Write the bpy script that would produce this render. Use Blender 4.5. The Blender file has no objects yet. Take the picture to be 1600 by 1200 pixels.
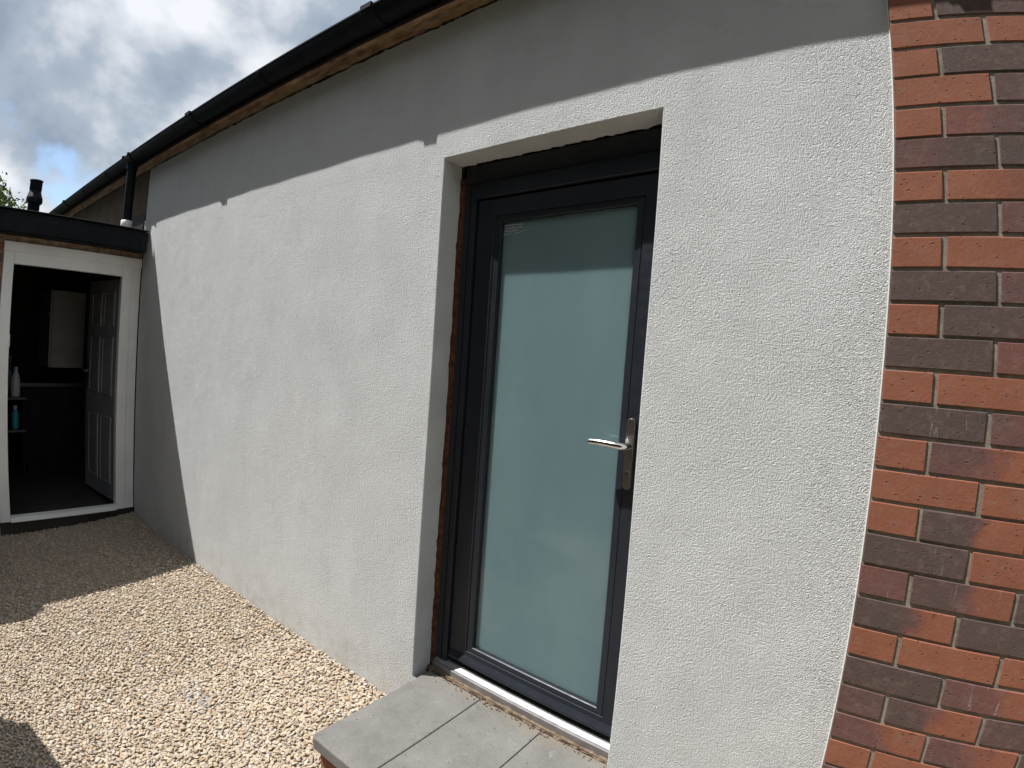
import bpy, math, random
import numpy as np
from mathutils import Matrix, Vector

S = bpy.context.scene
COL = S.collection
random.seed(7)
RNG = np.random.default_rng(11)

# ------------------------------------------------------------------ camera
# wide phone lens with visible barrel distortion: a measured lens polynomial
cam = bpy.data.cameras.new('camera')
cam.type = 'PANO'
cam.panorama_type = 'FISHEYE_LENS_POLYNOMIAL'
cam.sensor_width = 36.0
cam.sensor_height = 27.0
cam.sensor_fit = 'HORIZONTAL'
cam.fisheye_fov = math.radians(180)
cam.fisheye_polynomial_k0 = 0.0
cam.fisheye_polynomial_k1 = -0.05560276
cam.fisheye_polynomial_k2 = 0.00036768074
cam.fisheye_polynomial_k3 = 2.83177e-05
cam.fisheye_polynomial_k4 = -1.0349176e-06
cam.clip_start = 0.02
cam.clip_end = 3000
camo = bpy.data.objects.new('camera', cam)
COL.objects.link(camo)
_r = (0.7996680925528061, 0.5963341147452524, 0.07011822405019201)
_u = (-0.08187907782910019, -0.007386431021423674, 0.9966148991715014)
_b = (0.5948333870646578, -0.8027023509544257, 0.042920594187699335)
CAM = (0.0142, -1.4388, 1.4403)
camo.matrix_world = Matrix(((_r[0], _u[0], _b[0], CAM[0]), (_r[1], _u[1], _b[1], CAM[1]),
                            (_r[2], _u[2], _b[2], CAM[2]), (0, 0, 0, 1)))
S.camera = camo

# ------------------------------------------------------------------ sun and sky
SUN = Vector((0.463, 0.323, -1.0)).normalized()      # direction the light travels
sun = bpy.data.lights.new('sun', 'SUN')
sun.energy = 5.0
sun.angle = math.radians(0.5)
sun.color = (1.0, 0.975, 0.935)
suno = bpy.data.objects.new('sun', sun)
suno.rotation_euler = SUN.to_track_quat('-Z', 'Y').to_euler()
suno.location = (-6, -5, 12)
COL.objects.link(suno)
ELEV = math.asin(-SUN.z)
AZ = math.atan2(-SUN.x, -SUN.y) % (2 * math.pi)

W = bpy.data.worlds.new('World')
S.world = W
W.use_nodes = True
wt = W.node_tree
wt.nodes.clear()


def wn(kind, **kw):
    n = wt.nodes.new(kind)
    for k, v in kw.items():
        setattr(n, k, v)
    return n


def wl(a, b):
    wt.links.new(a, b)


def wmath(op, a, b=None, clamp=False):
    n = wn('ShaderNodeMath', operation=op)
    n.use_clamp = clamp
    for i, v in enumerate((a, b)):
        if v is None:
            continue
        if isinstance(v, (int, float)):
            n.inputs[i].default_value = v
        else:
            wl(v, n.inputs[i])
    return n.outputs[0]


wo = wn('ShaderNodeOutputWorld')
sky = wn('ShaderNodeTexSky', sky_type='NISHITA')
sky.sun_disc = False
sky.sun_elevation = ELEV
sky.sun_rotation = AZ
sky.altitude = 50
sky.air_density = 1.0
sky.dust_density = 0.6
sky.ozone_density = 1.5
bg_sky = wn('ShaderNodeBackground')
bg_sky.inputs[1].default_value = 0.125
wl(sky.outputs[0], bg_sky.inputs[0])
# cumulus: noise on a flattened cloud layer
tc = wn('ShaderNodeTexCoord')
cmb = wn('ShaderNodeVectorMath', operation='MULTIPLY')
wl(tc.outputs['Generated'], cmb.inputs[0])
cmb.inputs[1].default_value = (1.0, 1.0, 1.35)


def wnoise(scale, detail, rough, off, dist=0.0):
    mp = wn('ShaderNodeMapping')
    mp.inputs['Location'].default_value = off
    wl(cmb.outputs[0], mp.inputs[0])
    n = wn('ShaderNodeTexNoise')
    n.inputs['Scale'].default_value = scale
    n.inputs['Detail'].default_value = detail
    n.inputs['Roughness'].default_value = rough
    n.inputs['Distortion'].default_value = dist
    wl(mp.outputs[0], n.inputs['Vector'])
    return n.outputs[0]


def wramp(fac, stops, interp='EASE'):
    r = wn('ShaderNodeValToRGB')
    r.color_ramp.interpolation = interp
    els = r.color_ramp.elements
    while len(els) < len(stops):
        els.new(0.5)
    for e, (p, c) in zip(els, stops):
        e.position = p
        e.color = (*c, 1)
    wl(fac, r.inputs[0])
    return r.outputs[0]


CLOUD_OFF = (8.166, -7.559, 0.29)
SHADE_OFF = (5.835, -3.364, 4.703)
cover = wnoise(2.6, 6, 0.52, CLOUD_OFF, 0.15)
toward = wnoise(2.6, 4, 0.5, (CLOUD_OFF[0] - 0.055, CLOUD_OFF[1] - 0.04, CLOUD_OFF[2] + 0.10), 0.15)
mask = wramp(cover, [(0.345, (0, 0, 0)), (0.42, (1, 1, 1))])
big = wnoise(2.2, 7, 0.6, SHADE_OFF, 0.25)
relief = wmath('MULTIPLY', wmath('SUBTRACT', cover, toward), 1.0)
shade = wmath('ADD', wmath('ADD', wmath('MULTIPLY', big, 0.95), relief), 0.03)
ccol = wramp(shade, [(0.32, (0.31, 0.38, 0.48)), (0.43, (0.43, 0.50, 0.59)), (0.50, (0.64, 0.69, 0.76)), (0.61, (0.90, 0.93, 0.98))], 'LINEAR')
bg_c = wn('ShaderNodeBackground')
bg_c.inputs[1].default_value = 0.74
wl(ccol, bg_c.inputs[0])
mixw = wn('ShaderNodeMixShader')
wl(mask, mixw.inputs[0])
wl(bg_sky.outputs[0], mixw.inputs[1])
wl(bg_c.outputs[0], mixw.inputs[2])
wl(mixw.outputs[0], wo.inputs[0])

W.cycles.sampling_method = 'MANUAL'
W.cycles.sample_map_resolution = 512
S.view_settings.view_transform = 'Standard'
S.view_settings.look = 'None'
S.view_settings.exposure = 0.45
S.view_settings.gamma = 1.0
S.render.engine = 'CYCLES'
S.cycles.max_bounces = 7
S.cycles.diffuse_bounces = 3
S.cycles.transparent_max_bounces = 12


# ------------------------------------------------------------------ material helpers
class Mat:
    def __init__(self, name, rough=0.6, metal=0.0, spec=0.5, color=(0.5, 0.5, 0.5)):
        self.m = bpy.data.materials.new(name)
        self.m.use_nodes = True
        self.t = self.m.node_tree
        self.b = self.t.nodes['Principled BSDF']
        self.b.inputs['Roughness'].default_value = rough
        self.b.inputs['Metallic'].default_value = metal
        self.b.inputs['Specular IOR Level'].default_value = spec
        self.b.inputs['Base Color'].default_value = (*color, 1)
        tc = self.t.nodes.new('ShaderNodeTexCoord')
        self.co = tc.outputs['Object']
        self.gen = tc.outputs['Generated']

    def node(self, kind, **kw):
        n = self.t.nodes.new(kind)
        for k, v in kw.items():
            setattr(n, k, v)
        return n

    def link(self, a, b):
        self.t.links.new(a, b)

    def map(self, scale=(1, 1, 1), rot=(0, 0, 0), src=None):
        n = self.node('ShaderNodeMapping')
        n.inputs['Scale'].default_value = scale
        n.inputs['Rotation'].default_value = rot
        self.link(src or self.co, n.inputs[0])
        return n.outputs[0]

    def noise(self, scale, detail=3, rough=0.5, vec=None, dist=0.0):
        n = self.node('ShaderNodeTexNoise')
        n.inputs['Scale'].default_value = scale
        n.inputs['Detail'].default_value = detail
        n.inputs['Roughness'].default_value = rough
        n.inputs['Distortion'].default_value = dist
        self.link(vec or self.co, n.inputs['Vector'])
        return n.outputs[0]

    def voronoi(self, scale, feature='F1', vec=None, rand=1.0, out=0):
        n = self.node('ShaderNodeTexVoronoi', feature=feature)
        n.inputs['Scale'].default_value = scale
        n.inputs['Randomness'].default_value = rand
        self.link(vec or self.co, n.inputs['Vector'])
        return n.outputs[out]

    def ramp(self, fac, stops, interp='LINEAR'):
        r = self.node('ShaderNodeValToRGB')
        r.color_ramp.interpolation = interp
        els = r.color_ramp.elements
        while len(els) < len(stops):
            els.new(0.5)
        for e, (p, c) in zip(els, stops):
            e.position = p
            e.color = (*c, 1) if not isinstance(c, (int, float)) else (c, c, c, 1)
        self.link(fac, r.inputs[0])
        return r.outputs[0]

    def math(self, op, a, b=0.0, clamp=False):
        n = self.node('ShaderNodeMath', operation=op)
        n.use_clamp = clamp
        for i, v in enumerate((a, b)):
            if isinstance(v, (int, float)):
                n.inputs[i].default_value = v
            else:
                self.link(v, n.inputs[i])
        return n.outputs[0]

    def mix(self, fac, a, b, mode='MIX'):
        n = self.node('ShaderNodeMix', data_type='RGBA', blend_type=mode)
        for sock, v in ((n.inputs[0], fac), (n.inputs[6], a), (n.inputs[7], b)):
            if isinstance(v, (int, float)):
                sock.default_value = v
            elif isinstance(v, tuple):
                sock.default_value = (*v, 1)
            else:
                self.link(v, sock)
        return n.outputs[2]

    def color(self, sock):
        self.link(sock, self.b.inputs['Base Color'])

    def roughness(self, sock):
        self.link(sock, self.b.inputs['Roughness'])

    def bump(self, h, strength=1.0, dist=0.001, prev=None):
        n = self.node('ShaderNodeBump')
        n.inputs['Strength'].default_value = strength
        n.inputs['Distance'].default_value = dist
        self.link(h, n.inputs['Height'])
        if prev is not None:
            self.link(prev, n.inputs['Normal'])
        self.link(n.outputs[0], self.b.inputs['Normal'])
        return n.outputs[0]


def simple(name, c1, c2, scale=8.0, rough=0.6, bump=0.0, bscale=60.0, metal=0.0, spec=0.5, detail=4):
    m = Mat(name, rough, metal, spec)
    n = m.noise(scale, detail, 0.55)
    m.color(m.ramp(n, [(0.35, c1), (0.65, c2)]))
    if bump:
        m.bump(m.noise(bscale, 4, 0.6), 0.8, bump)
    return m.m


# --- white scratch render
def mk_render():
    m = Mat('white_render', 0.85, spec=0.25)
    big = m.noise(1.1, 3, 0.5)
    mid = m.noise(7, 5, 0.6)
    base = m.ramp(big, [(0.3, (0.605, 0.625, 0.628)), (0.7, (0.65, 0.665, 0.668))])
    base = m.mix(m.ramp(mid, [(0.42, 0.0), (0.68, 0.28)]), base, (0.53, 0.545, 0.555))
    base = m.mix(m.ramp(m.noise(2.4, 5, 0.7, m.map((3.0, 1, 0.6))), [(0.5, 0.0), (0.72, 0.22)]), base, (0.505, 0.50, 0.49))
    # splash-back dirt just above the gravel
    sp = m.node('ShaderNodeSeparateXYZ')
    m.link(m.co, sp.inputs[0])
    low = m.math('MULTIPLY', m.ramp(sp.outputs[2], [(0.0, 1.0), (0.22, 0.0)]), m.ramp(m.noise(14, 5, 0.65), [(0.4, 0.0), (0.75, 0.7)]))
    base = m.mix(low, base, (0.50, 0.44, 0.35))
    m.color(base)
    # worm-like grain of the scraped finish
    wv = m.node('ShaderNodeVectorMath', operation='ADD')
    nz = m.node('ShaderNodeTexNoise')
    nz.inputs['Scale'].default_value = 70
    nz.inputs['Detail'].default_value = 2
    m.link(m.co, nz.inputs['Vector'])
    sc = m.node('ShaderNodeVectorMath', operation='SCALE')
    sc.inputs['Scale'].default_value = 0.012
    m.link(nz.outputs['Color'], sc.inputs[0])
    m.link(m.co, wv.inputs[0])
    m.link(sc.outputs[0], wv.inputs[1])
    rotd = m.map((1, 1, 1), (0.7, 0.5, 0.9), wv.outputs[0])
    g = m.noise(300, 2, 0.6, rotd)
    g3 = m.noise(145, 1, 0.5, rotd)
    v = m.voronoi(340, 'F1', rotd)
    amp = m.ramp(m.noise(5.0, 3, 0.6), [(0.3, 0.55), (0.7, 1.1)])
    h = m.math('MULTIPLY', m.math('ADD', m.math('SUBTRACT', m.math('MULTIPLY', g, 1.3), m.math('MULTIPLY', v, 0.8)), m.math('MULTIPLY', g3, 0.9)), amp)
    b1 = m.bump(h, 1.0, 0.0035)
    m.bump(m.noise(6, 4, 0.55), 0.5, 0.006, b1)
    return m.m


M = {}
M['render'] = mk_render()


def mk_brick():
    m = Mat('clay_brick', 0.8, spec=0.3)

    def attr(n):
        a = m.node('ShaderNodeAttribute', attribute_type='OBJECT', attribute_name=n)
        return a.outputs['Fac']
    sp = m.node('ShaderNodeSeparateXYZ')
    m.link(m.gen, sp.inputs[0])
    seed = attr('seed')
    off = m.node('ShaderNodeCombineXYZ')
    for i in range(3):
        m.link(seed, off.inputs[i])
    va = m.node('ShaderNodeVectorMath', operation='ADD')
    m.link(m.co, va.inputs[0])
    m.link(off.outputs[0], va.inputs[1])
    co = va.outputs[0]
    wob = m.math('MULTIPLY', m.math('SUBTRACT', m.noise(14, 4, 0.6, co), 0.5), 0.9)
    fx = m.ramp(m.math('ADD', sp.outputs[0], wob), [(0.25, 0.0), (0.78, 1.0)], 'EASE')
    ta, tb = attr('tone_a'), attr('tone_b')
    mixv = m.math('ADD', m.math('MULTIPLY', ta, m.math('SUBTRACT', 1.0, fx)), m.math('MULTIPLY', tb, fx))
    t = m.math('ADD', mixv, m.math('MULTIPLY', m.math('SUBTRACT', m.noise(18, 6, 0.7, co), 0.5), 0.5))
    c = m.ramp(t, [(0.05, (0.092, 0.064, 0.056)), (0.32, (0.115, 0.066, 0.060)), (0.55, (0.165, 0.073, 0.062)),
                   (0.8, (0.230, 0.086, 0.050)), (1.0, (0.275, 0.104, 0.060))])
    st = m.mix(m.ramp(m.noise(45, 4, 0.7, co), [(0.5, 0.0), (0.8, 0.4)]), c, (0.26, 0.19, 0.16))
    pit = m.voronoi(85, 'F1', m.map((1, 1, 1.6), src=co))
    sel = m.math('GREATER_THAN', m.noise(60, 2, 0.5, co), 0.60)
    pm = m.math('MULTIPLY', m.ramp(pit, [(0.18, 1.0), (0.34, 0.0)]), sel)
    st = m.mix(m.math('MULTIPLY', pm, 0.75), st, (0.06, 0.04, 0.035))
    # chalk scuffs only on the scuffed bricks
    ch = m.math('MULTIPLY', attr('chalk'), m.ramp(m.noise(5, 4, 0.7, m.map((22, 1, 2.0), src=co)), [(0.62, 0.0), (0.74, 0.7)]))
    st = m.mix(ch, st, (0.62, 0.58, 0.56))
    m.color(st)
    h = m.math('SUBTRACT', m.noise(120, 4, 0.65, co), m.math('MULTIPLY', pm, 1.4))
    m.bump(h, 0.7, 0.0012)
    return m.m


M['brick'] = mk_brick()
M['mortar'] = simple('mortar', (0.20, 0.175, 0.145), (0.30, 0.268, 0.228), 30, 0.95, 0.0012, 220, spec=0.1)
M['black_pvc'] = simple('black_pvc', (0.004, 0.006, 0.009), (0.009, 0.011, 0.014), 9, 0.62, 0.0010, 45, spec=0.14)
M['black_dull'] = simple('black_board', (0.006, 0.006, 0.007), (0.012, 0.011, 0.011), 9, 0.7, 0.0006, 60, spec=0.2)


def mk_soffit():
    m = Mat('weathered_soffit', 0.85, spec=0.2)
    n = m.noise(7, 7, 0.7, m.map((0.8, 3.0, 3.0)))
    c = m.ramp(n, [(0.30, (0.05, 0.034, 0.024)), (0.42, (0.22, 0.148, 0.095)), (0.55, (0.36, 0.25, 0.165)), (0.75, (0.46, 0.37, 0.27))])
    m.color(c)
    m.bump(m.noise(90, 5, 0.65), 0.9, 0.003)
    return m.m


M['soffit'] = mk_soffit()


def mk_old():
    m = Mat('brown_pebbledash', 0.9, spec=0.15)
    n = m.noise(5, 5, 0.6)
    c = m.ramp(n, [(0.3, (0.085, 0.062, 0.046)), (0.7, (0.15, 0.112, 0.082))])
    p = m.voronoi(95, 'F1', out=0)
    c = m.mix(m.ramp(p, [(0.2, 0.35), (0.6, 0.0)]), c, (0.24, 0.20, 0.16))
    m.color(c)
    m.bump(p, 1.0, -0.006)
    return m.m


M['old'] = mk_old()


def mk_rubble(name, stops):
    m = Mat(name, 0.95, spec=0.1)
    m.color(m.ramp(m.noise(38, 6, 0.7), stops))
    m.bump(m.noise(110, 5, 0.7), 1.0, 0.004)
    return m.m


M['raw_brick'] = mk_rubble('raw_brick_edge', [(0.3, (0.022, 0.013, 0.010)), (0.5, (0.095, 0.040, 0.024)), (0.68, (0.14, 0.066, 0.040)), (0.8, (0.28, 0.23, 0.17))])
M['dirt_mortar'] = mk_rubble('dirty_mortar', [(0.3, (0.07, 0.05, 0.035)), (0.5, (0.17, 0.125, 0.088)), (0.7, (0.27, 0.215, 0.16))])


def mk_anth():
    m = Mat('anthracite_upvc', 0.38, spec=0.35)
    n = m.noise(5, 4, 0.6)
    m.color(m.ramp(n, [(0.3, (0.014, 0.017, 0.024)), (0.7, (0.021, 0.025, 0.034))]))
    m.roughness(m.ramp(m.noise(40, 5, 0.7), [(0.3, 0.32), (0.7, 0.5)]))
    m.bump(m.noise(300, 2, 0.5, m.map((1, 1, 0.08))), 0.35, 0.0003)
    return m.m


M['anth'] = mk_anth()


def mk_frost():
    m = Mat('frosted_pane', 0.55, spec=0.1)
    n = m.noise(2.2, 5, 0.6, m.map((2.0, 1, 0.7)))
    c = m.ramp(n, [(0.3, (0.225, 0.285, 0.33)), (0.7, (0.27, 0.33, 0.37))])
    f = m.noise(420, 2, 0.6)
    c = m.mix(m.ramp(f, [(0.45, 0.0), (0.75, 0.18)]), c, (0.34, 0.40, 0.38))
    m.color(c)
    m.bump(f, 0.3, 0.0002)
    m.b.subsurface_method = 'BURLEY'
    m.b.inputs['Subsurface Weight'].default_value = 0.9
    m.b.inputs['Subsurface Radius'].default_value = (1, 1, 1)
    m.b.inputs['Subsurface Scale'].default_value = 0.03
    return m.m


M['frost'] = mk_frost()


def mk_clear():
    m = Mat('clear_glass')
    t = m.t
    t.nodes.remove(m.b)
    out = t.nodes['Material Output']
    tr = m.node('ShaderNodeBsdfTransparent')
    tr.inputs[0].default_value = (0.90, 0.95, 0.94, 1)
    gl = m.node('ShaderNodeBsdfGlossy')
    gl.inputs['Roughness'].default_value = 0.035
    fr = m.node('ShaderNodeFresnel')
    fr.inputs['IOR'].default_value = 1.42
    mx = m.node('ShaderNodeMixShader')
    ge = m.node('ShaderNodeNewGeometry')
    m.link(m.math('MULTIPLY', fr.outputs[0], m.math('SUBTRACT', 1.0, ge.outputs['Backfacing'])), mx.inputs[0])
    m.link(tr.outputs[0], mx.inputs[1])
    m.link(gl.outputs[0], mx.inputs[2])
    m.link(mx.outputs[0], out.inputs[0])
    return m.m


M['clear'] = mk_clear()


def mk_chrome():
    m = Mat('chrome', 0.12, metal=1.0)
    m.color(m.ramp(m.noise(30, 3, 0.5), [(0.3, (0.70, 0.69, 0.68)), (0.7, (0.80, 0.79, 0.78))]))
    m.roughness(m.ramp(m.noise(80, 4, 0.6), [(0.4, 0.14), (0.7, 0.26)]))
    return m.m


M['chrome'] = mk_chrome()
M['satin'] = simple('satin_chrome', (0.40, 0.36, 0.32), (0.48, 0.44, 0.40), 25, 0.32, 0.0002, 150, metal=1.0)
M['alu'] = simple('mill_aluminium', (0.26, 0.25, 0.255), (0.34, 0.33, 0.335), 20, 0.5, 0.0002, 200, metal=0.6)
M['dark_hole'] = simple('dark_lock', (0.01, 0.01, 0.01), (0.02, 0.02, 0.02), 10, 0.6)


def mk_slab():
    m = Mat('concrete_slab', 0.9, spec=0.2)
    a = m.noise(6, 7, 0.7)
    c = m.ramp(a, [(0.3, (0.135, 0.132, 0.123)), (0.7, (0.21, 0.205, 0.19))])
    f = m.noise(160, 4, 0.7)
    c = m.mix(m.ramp(f, [(0.52, 0.0), (0.72, 0.5)]), c, (0.24, 0.235, 0.225))
    c = m.mix(m.ramp(m.noise(130, 3, 0.6), [(0.62, 0.0), (0.7, 0.7)]), c, (0.07, 0.07, 0.068))
    wh = m.math('MULTIPLY', m.ramp(m.noise(11, 5, 0.7), [(0.6, 0.0), (0.74, 0.55)]), 1.0)
    c = m.mix(wh, c, (0.31, 0.31, 0.30))
    # brown mortar staining towards the threshold
    sp = m.node('ShaderNodeSeparateXYZ')
    m.link(m.co, sp.inputs[0])
    yy = m.math('ADD', sp.outputs[1], m.math('MULTIPLY', m.math('SUBTRACT', m.noise(9, 5, 0.65), 0.5), 0.22))
    c = m.mix(m.ramp(yy, [(0.0, 0.0), (0.1, 0.65)]), c, (0.20, 0.165, 0.125))
    m.color(c)
    m.bump(m.math('ADD', f, m.noise(420, 2, 0.6)), 0.6, 0.0012)
    return m.m


M['slab'] = mk_slab()


def mk_stone():
    m = Mat('gravel_stone', 0.85, spec=0.25)
    at = m.node('ShaderNodeAttribute', attribute_type='GEOMETRY', attribute_name='stone_colour')
    n = m.noise(130, 4, 0.65)
    m.color(m.mix(m.ramp(n, [(0.35, 0.0), (0.75, 0.45)]), at.outputs['Color'], (0.40, 0.33, 0.25)))
    m.bump(m.noise(300, 3, 0.6), 0.5, 0.0012)
    return m.m


M['stone'] = mk_stone()
M['bed'] = mk_rubble('gravel_bed', [(0.3, (0.28, 0.22, 0.16)), (0.55, (0.40, 0.33, 0.25)), (0.75, (0.48, 0.41, 0.32))])
M['grass'] = simple('lawn', (0.035, 0.055, 0.018), (0.06, 0.085, 0.03), 3, 0.9, 0.02, 40, spec=0.1)
M['white_pvc'] = simple('white_upvc', (0.72, 0.715, 0.69), (0.80, 0.795, 0.77), 4, 0.4, 0.0003, 20)
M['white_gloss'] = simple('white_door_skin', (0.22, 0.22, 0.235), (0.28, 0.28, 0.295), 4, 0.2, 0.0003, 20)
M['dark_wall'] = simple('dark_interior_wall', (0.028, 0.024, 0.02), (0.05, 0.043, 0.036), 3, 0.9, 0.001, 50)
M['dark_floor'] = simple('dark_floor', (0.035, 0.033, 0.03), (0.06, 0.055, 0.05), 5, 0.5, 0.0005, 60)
M['felt'] = simple('roof_felt', (0.035, 0.036, 0.038), (0.06, 0.06, 0.062), 12, 0.9, 0.002, 150)
M['tile'] = simple('roof_tile', (0.09, 0.055, 0.042), (0.14, 0.085, 0.062), 6, 0.85, 0.002, 60)
M['cab'] = simple('cream_laminate', (0.22, 0.21, 0.19), (0.27, 0.26, 0.235), 3, 0.45)
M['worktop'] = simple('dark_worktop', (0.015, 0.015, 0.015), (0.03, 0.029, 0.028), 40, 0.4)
M['teal'] = simple('teal_plastic', (0.02, 0.30, 0.36), (0.03, 0.38, 0.44), 6, 0.3)
M['navy'] = simple('navy_plastic', (0.012, 0.03, 0.07), (0.02, 0.045, 0.1), 6, 0.3)
M['milk'] = simple('milky_plastic', (0.40, 0.42, 0.42), (0.48, 0.50, 0.50), 6, 0.35)
M['bin_black'] = simple('bin_plastic', (0.015, 0.016, 0.017), (0.03, 0.031, 0.033), 6, 0.55, 0.0008, 80)
M['bin_green'] = simple('green_bin_plastic', (0.03, 0.10, 0.045), (0.045, 0.13, 0.06), 6, 0.55, 0.0008, 80)
M['bark'] = mk_rubble('bark', [(0.3, (0.05, 0.035, 0.025)), (0.7, (0.12, 0.09, 0.065))])


def mk_leaf(name, stops):
    m = Mat(name, 0.55, spec=0.35)
    oi = m.node('ShaderNodeAttribute', attribute_type='GEOMETRY', attribute_name='leaf_tone')
    m.color(m.ramp(oi.outputs['Fac'], stops))
    return m.m


M['leaf'] = mk_leaf('leaf', [(0.0, (0.035, 0.075, 0.012)), (0.6, (0.085, 0.14, 0.022)), (1.0, (0.20, 0.20, 0.04))])
M['sky_block_hedge'] = mk_leaf('sky_block_leaf', [(0.0, (0.022, 0.045, 0.012)), (1.0, (0.05, 0.085, 0.025))])


# ------------------------------------------------------------------ mesh helpers
class MB:
    def __init__(self):
        self.v = []
        self.f = []
        self.sm = []

    def add(self, vs, fs, smooth=False):
        o = len(self.v)
        self.v += [tuple(p) for p in vs]
        self.f += [tuple(i + o for i in f) for f in fs]
        self.sm += [smooth] * len(fs)
        return self

    def box(self, x0, x1, y0, y1, z0, z1, c=0.0):
        if c <= 0:
            vs = [(x, y, z) for x in (x0, x1) for y in (y0, y1) for z in (z0, z1)]
            fs = [(0, 1, 3, 2), (4, 6, 7, 5), (0, 4, 5, 1), (2, 3, 7, 6), (0, 2, 6, 4), (1, 5, 7, 3)]
            return self.add(vs, fs)
        vs, fs = chamfer_box(x0, x1, y0, y1, z0, z1, c)
        return self.add(vs, fs)

    def extrude(self, prof, axis, a, b, closed=True, caps=True, smooth=False):
        """prof: list of 2-D points in the plane across axis; x -> (y,z), y -> (x,z), z -> (x,y)"""
        def p3(q, t):
            return {'x': (t, q[0], q[1]), 'y': (q[0], t, q[1]), 'z': (q[0], q[1], t)}[axis]
        n = len(prof)
        vs = [p3(q, a) for q in prof] + [p3(q, b) for q in prof]
        fs = []
        for i in range(n if closed else n - 1):
            j = (i + 1) % n
            fs.append((i, j, n + j, n + i))
        self.add(vs, fs, smooth)
        if caps and closed:
            self.add(vs, [tuple(range(n))[::-1], tuple(range(n, 2 * n))])
        return self

    def lathe(self, prof, cx, cy, n=24, smooth=True):
        """prof: (radius, z)"""
        vs = []
        for r, z in prof:
            for k in range(n):
                a = 2 * math.pi * k / n
                vs.append((cx + r * math.cos(a), cy + r * math.sin(a), z))
        fs = []
        for i in range(len(prof) - 1):
            for k in range(n):
                l = (k + 1) % n
                fs.append((i * n + k, i * n + l, (i + 1) * n + l, (i + 1) * n + k))
        self.add(vs, fs, smooth)
        m = len(prof) - 1
        self.add([vs[k] for k in range(n)], [tuple(range(n))[::-1]])
        self.add([vs[m * n + k] for k in range(n)], [tuple(range(n))])
        return self

    def tube(self, pts, rad, n=12, flat=1.0, up=(0, 0, 1)):
        """swept tube through pts; rad may be a list; flat scales across 'up'"""
        pts = [Vector(p) for p in pts]
        if isinstance(rad, (int, float)):
            rad = [rad] * len(pts)
        vs = []
        for i, p in enumerate(pts):
            d = (pts[min(i + 1, len(pts) - 1)] - pts[max(i - 1, 0)]).normalized()
            u = Vector(up)
            if abs(d.dot(u)) > 0.98:
                u = Vector((1, 0, 0))
            s = d.cross(u).normalized()
            w = s.cross(d).normalized()
            for k in range(n):
                a = 2 * math.pi * k / n
                vs.append(p + s * math.cos(a) * rad[i] * flat + w * math.sin(a) * rad[i])
        fs = []
        for i in range(len(pts) - 1):
            for k in range(n):
                l = (k + 1) % n
                fs.append((i * n + k, i * n + l, (i + 1) * n + l, (i + 1) * n + k))
        self.add(vs, fs, True)
        self.add(vs[:n], [tuple(range(n))[::-1]])
        self.add(vs[-n:], [tuple(range(n))])
        return self

    def mesh(self, name, mat):
        me = bpy.data.meshes.new(name)
        me.from_pydata(self.v, [], self.f)
        me.materials.append(mat)
        me.polygons.foreach_set('use_smooth', self.sm)
        me.update()
        return me

    def build(self, name, mat, parent=None, label=None):
        return link(name, self.mesh(name, mat), parent, label)


def chamfer_box(x0, x1, y0, y1, z0, z1, c):
    vs = []
    idx = {}
    lo, hi = (x0, y0, z0), (x1, y1, z1)
    for sx in (0, 1):
        for sy in (0, 1):
            for sz in (0, 1):
                s = (sx, sy, sz)
                for ax in range(3):
                    p = []
                    for k in range(3):
                        e = lo[k] if s[k] == 0 else hi[k]
                        if k != ax:
                            e += c if s[k] == 0 else -c
                        p.append(e)
                    idx[(s, ax)] = len(vs)
                    vs.append(tuple(p))
    fs = []
    for ax in range(3):
        o = [k for k in range(3) if k != ax]
        for s in (0, 1):
            q = []
            for a, b in ((0, 0), (1, 0), (1, 1), (0, 1)):
                t = [0, 0, 0]
                t[ax] = s
                t[o[0]] = a
                t[o[1]] = b
                q.append(idx[(tuple(t), ax)])
            fs.append(tuple(q))
    for ax in range(3):          # edges running along ax
        o = [k for k in range(3) if k != ax]
        for a in (0, 1):
            for b in (0, 1):
                t0 = [0, 0, 0]
                t1 = [0, 0, 0]
                t0[o[0]] = t1[o[0]] = a
                t0[o[1]] = t1[o[1]] = b
                t1[ax] = 1
                fs.append((idx[(tuple(t0), o[0])], idx[(tuple(t1), o[0])], idx[(tuple(t1), o[1])], idx[(tuple(t0), o[1])]))
    for s in [(a, b, d) for a in (0, 1) for b in (0, 1) for d in (0, 1)]:
        fs.append((idx[(s, 0)], idx[(s, 1)], idx[(s, 2)]))
    # consistent outward normals
    cx = [(lo[k] + hi[k]) / 2 for k in range(3)]
    out = []
    for f in fs:
        a, b, d = (Vector(vs[i]) for i in f[:3])
        n = (b - a).cross(d - a)
        m = sum((Vector(vs[i]) for i in f), Vector()) / len(f) - Vector(cx)
        out.append(f if n.dot(m) > 0 else f[::-1])
    return vs, out


def link(name, me, parent=None, label=None):
    o = bpy.data.objects.new(name, me)
    COL.objects.link(o)
    if parent is not None:
        o.parent = parent
        o.matrix_parent_inverse = wm(parent).inverted()
    if label:
        o['label'] = label
    return o


def wm(o):
    """world matrix without waiting for a depsgraph update"""
    b = Matrix.LocRotScale(o.location, o.rotation_euler, o.scale)
    if o.parent:
        return wm(o.parent) @ o.matrix_parent_inverse @ b
    return b


def thing(name, label, cat, loc=(0, 0, 0), group=None, parent=None):
    o = bpy.data.objects.new(name, None)
    o.empty_display_size = 0.2
    COL.objects.link(o)
    o.location = loc
    o['label'] = label
    o['category'] = cat
    if group:
        o['group'] = group
    return o


def tag(o, label, cat, group=None):
    o['label'] = label
    o['category'] = cat
    if group:
        o['group'] = group
    return o


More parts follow.
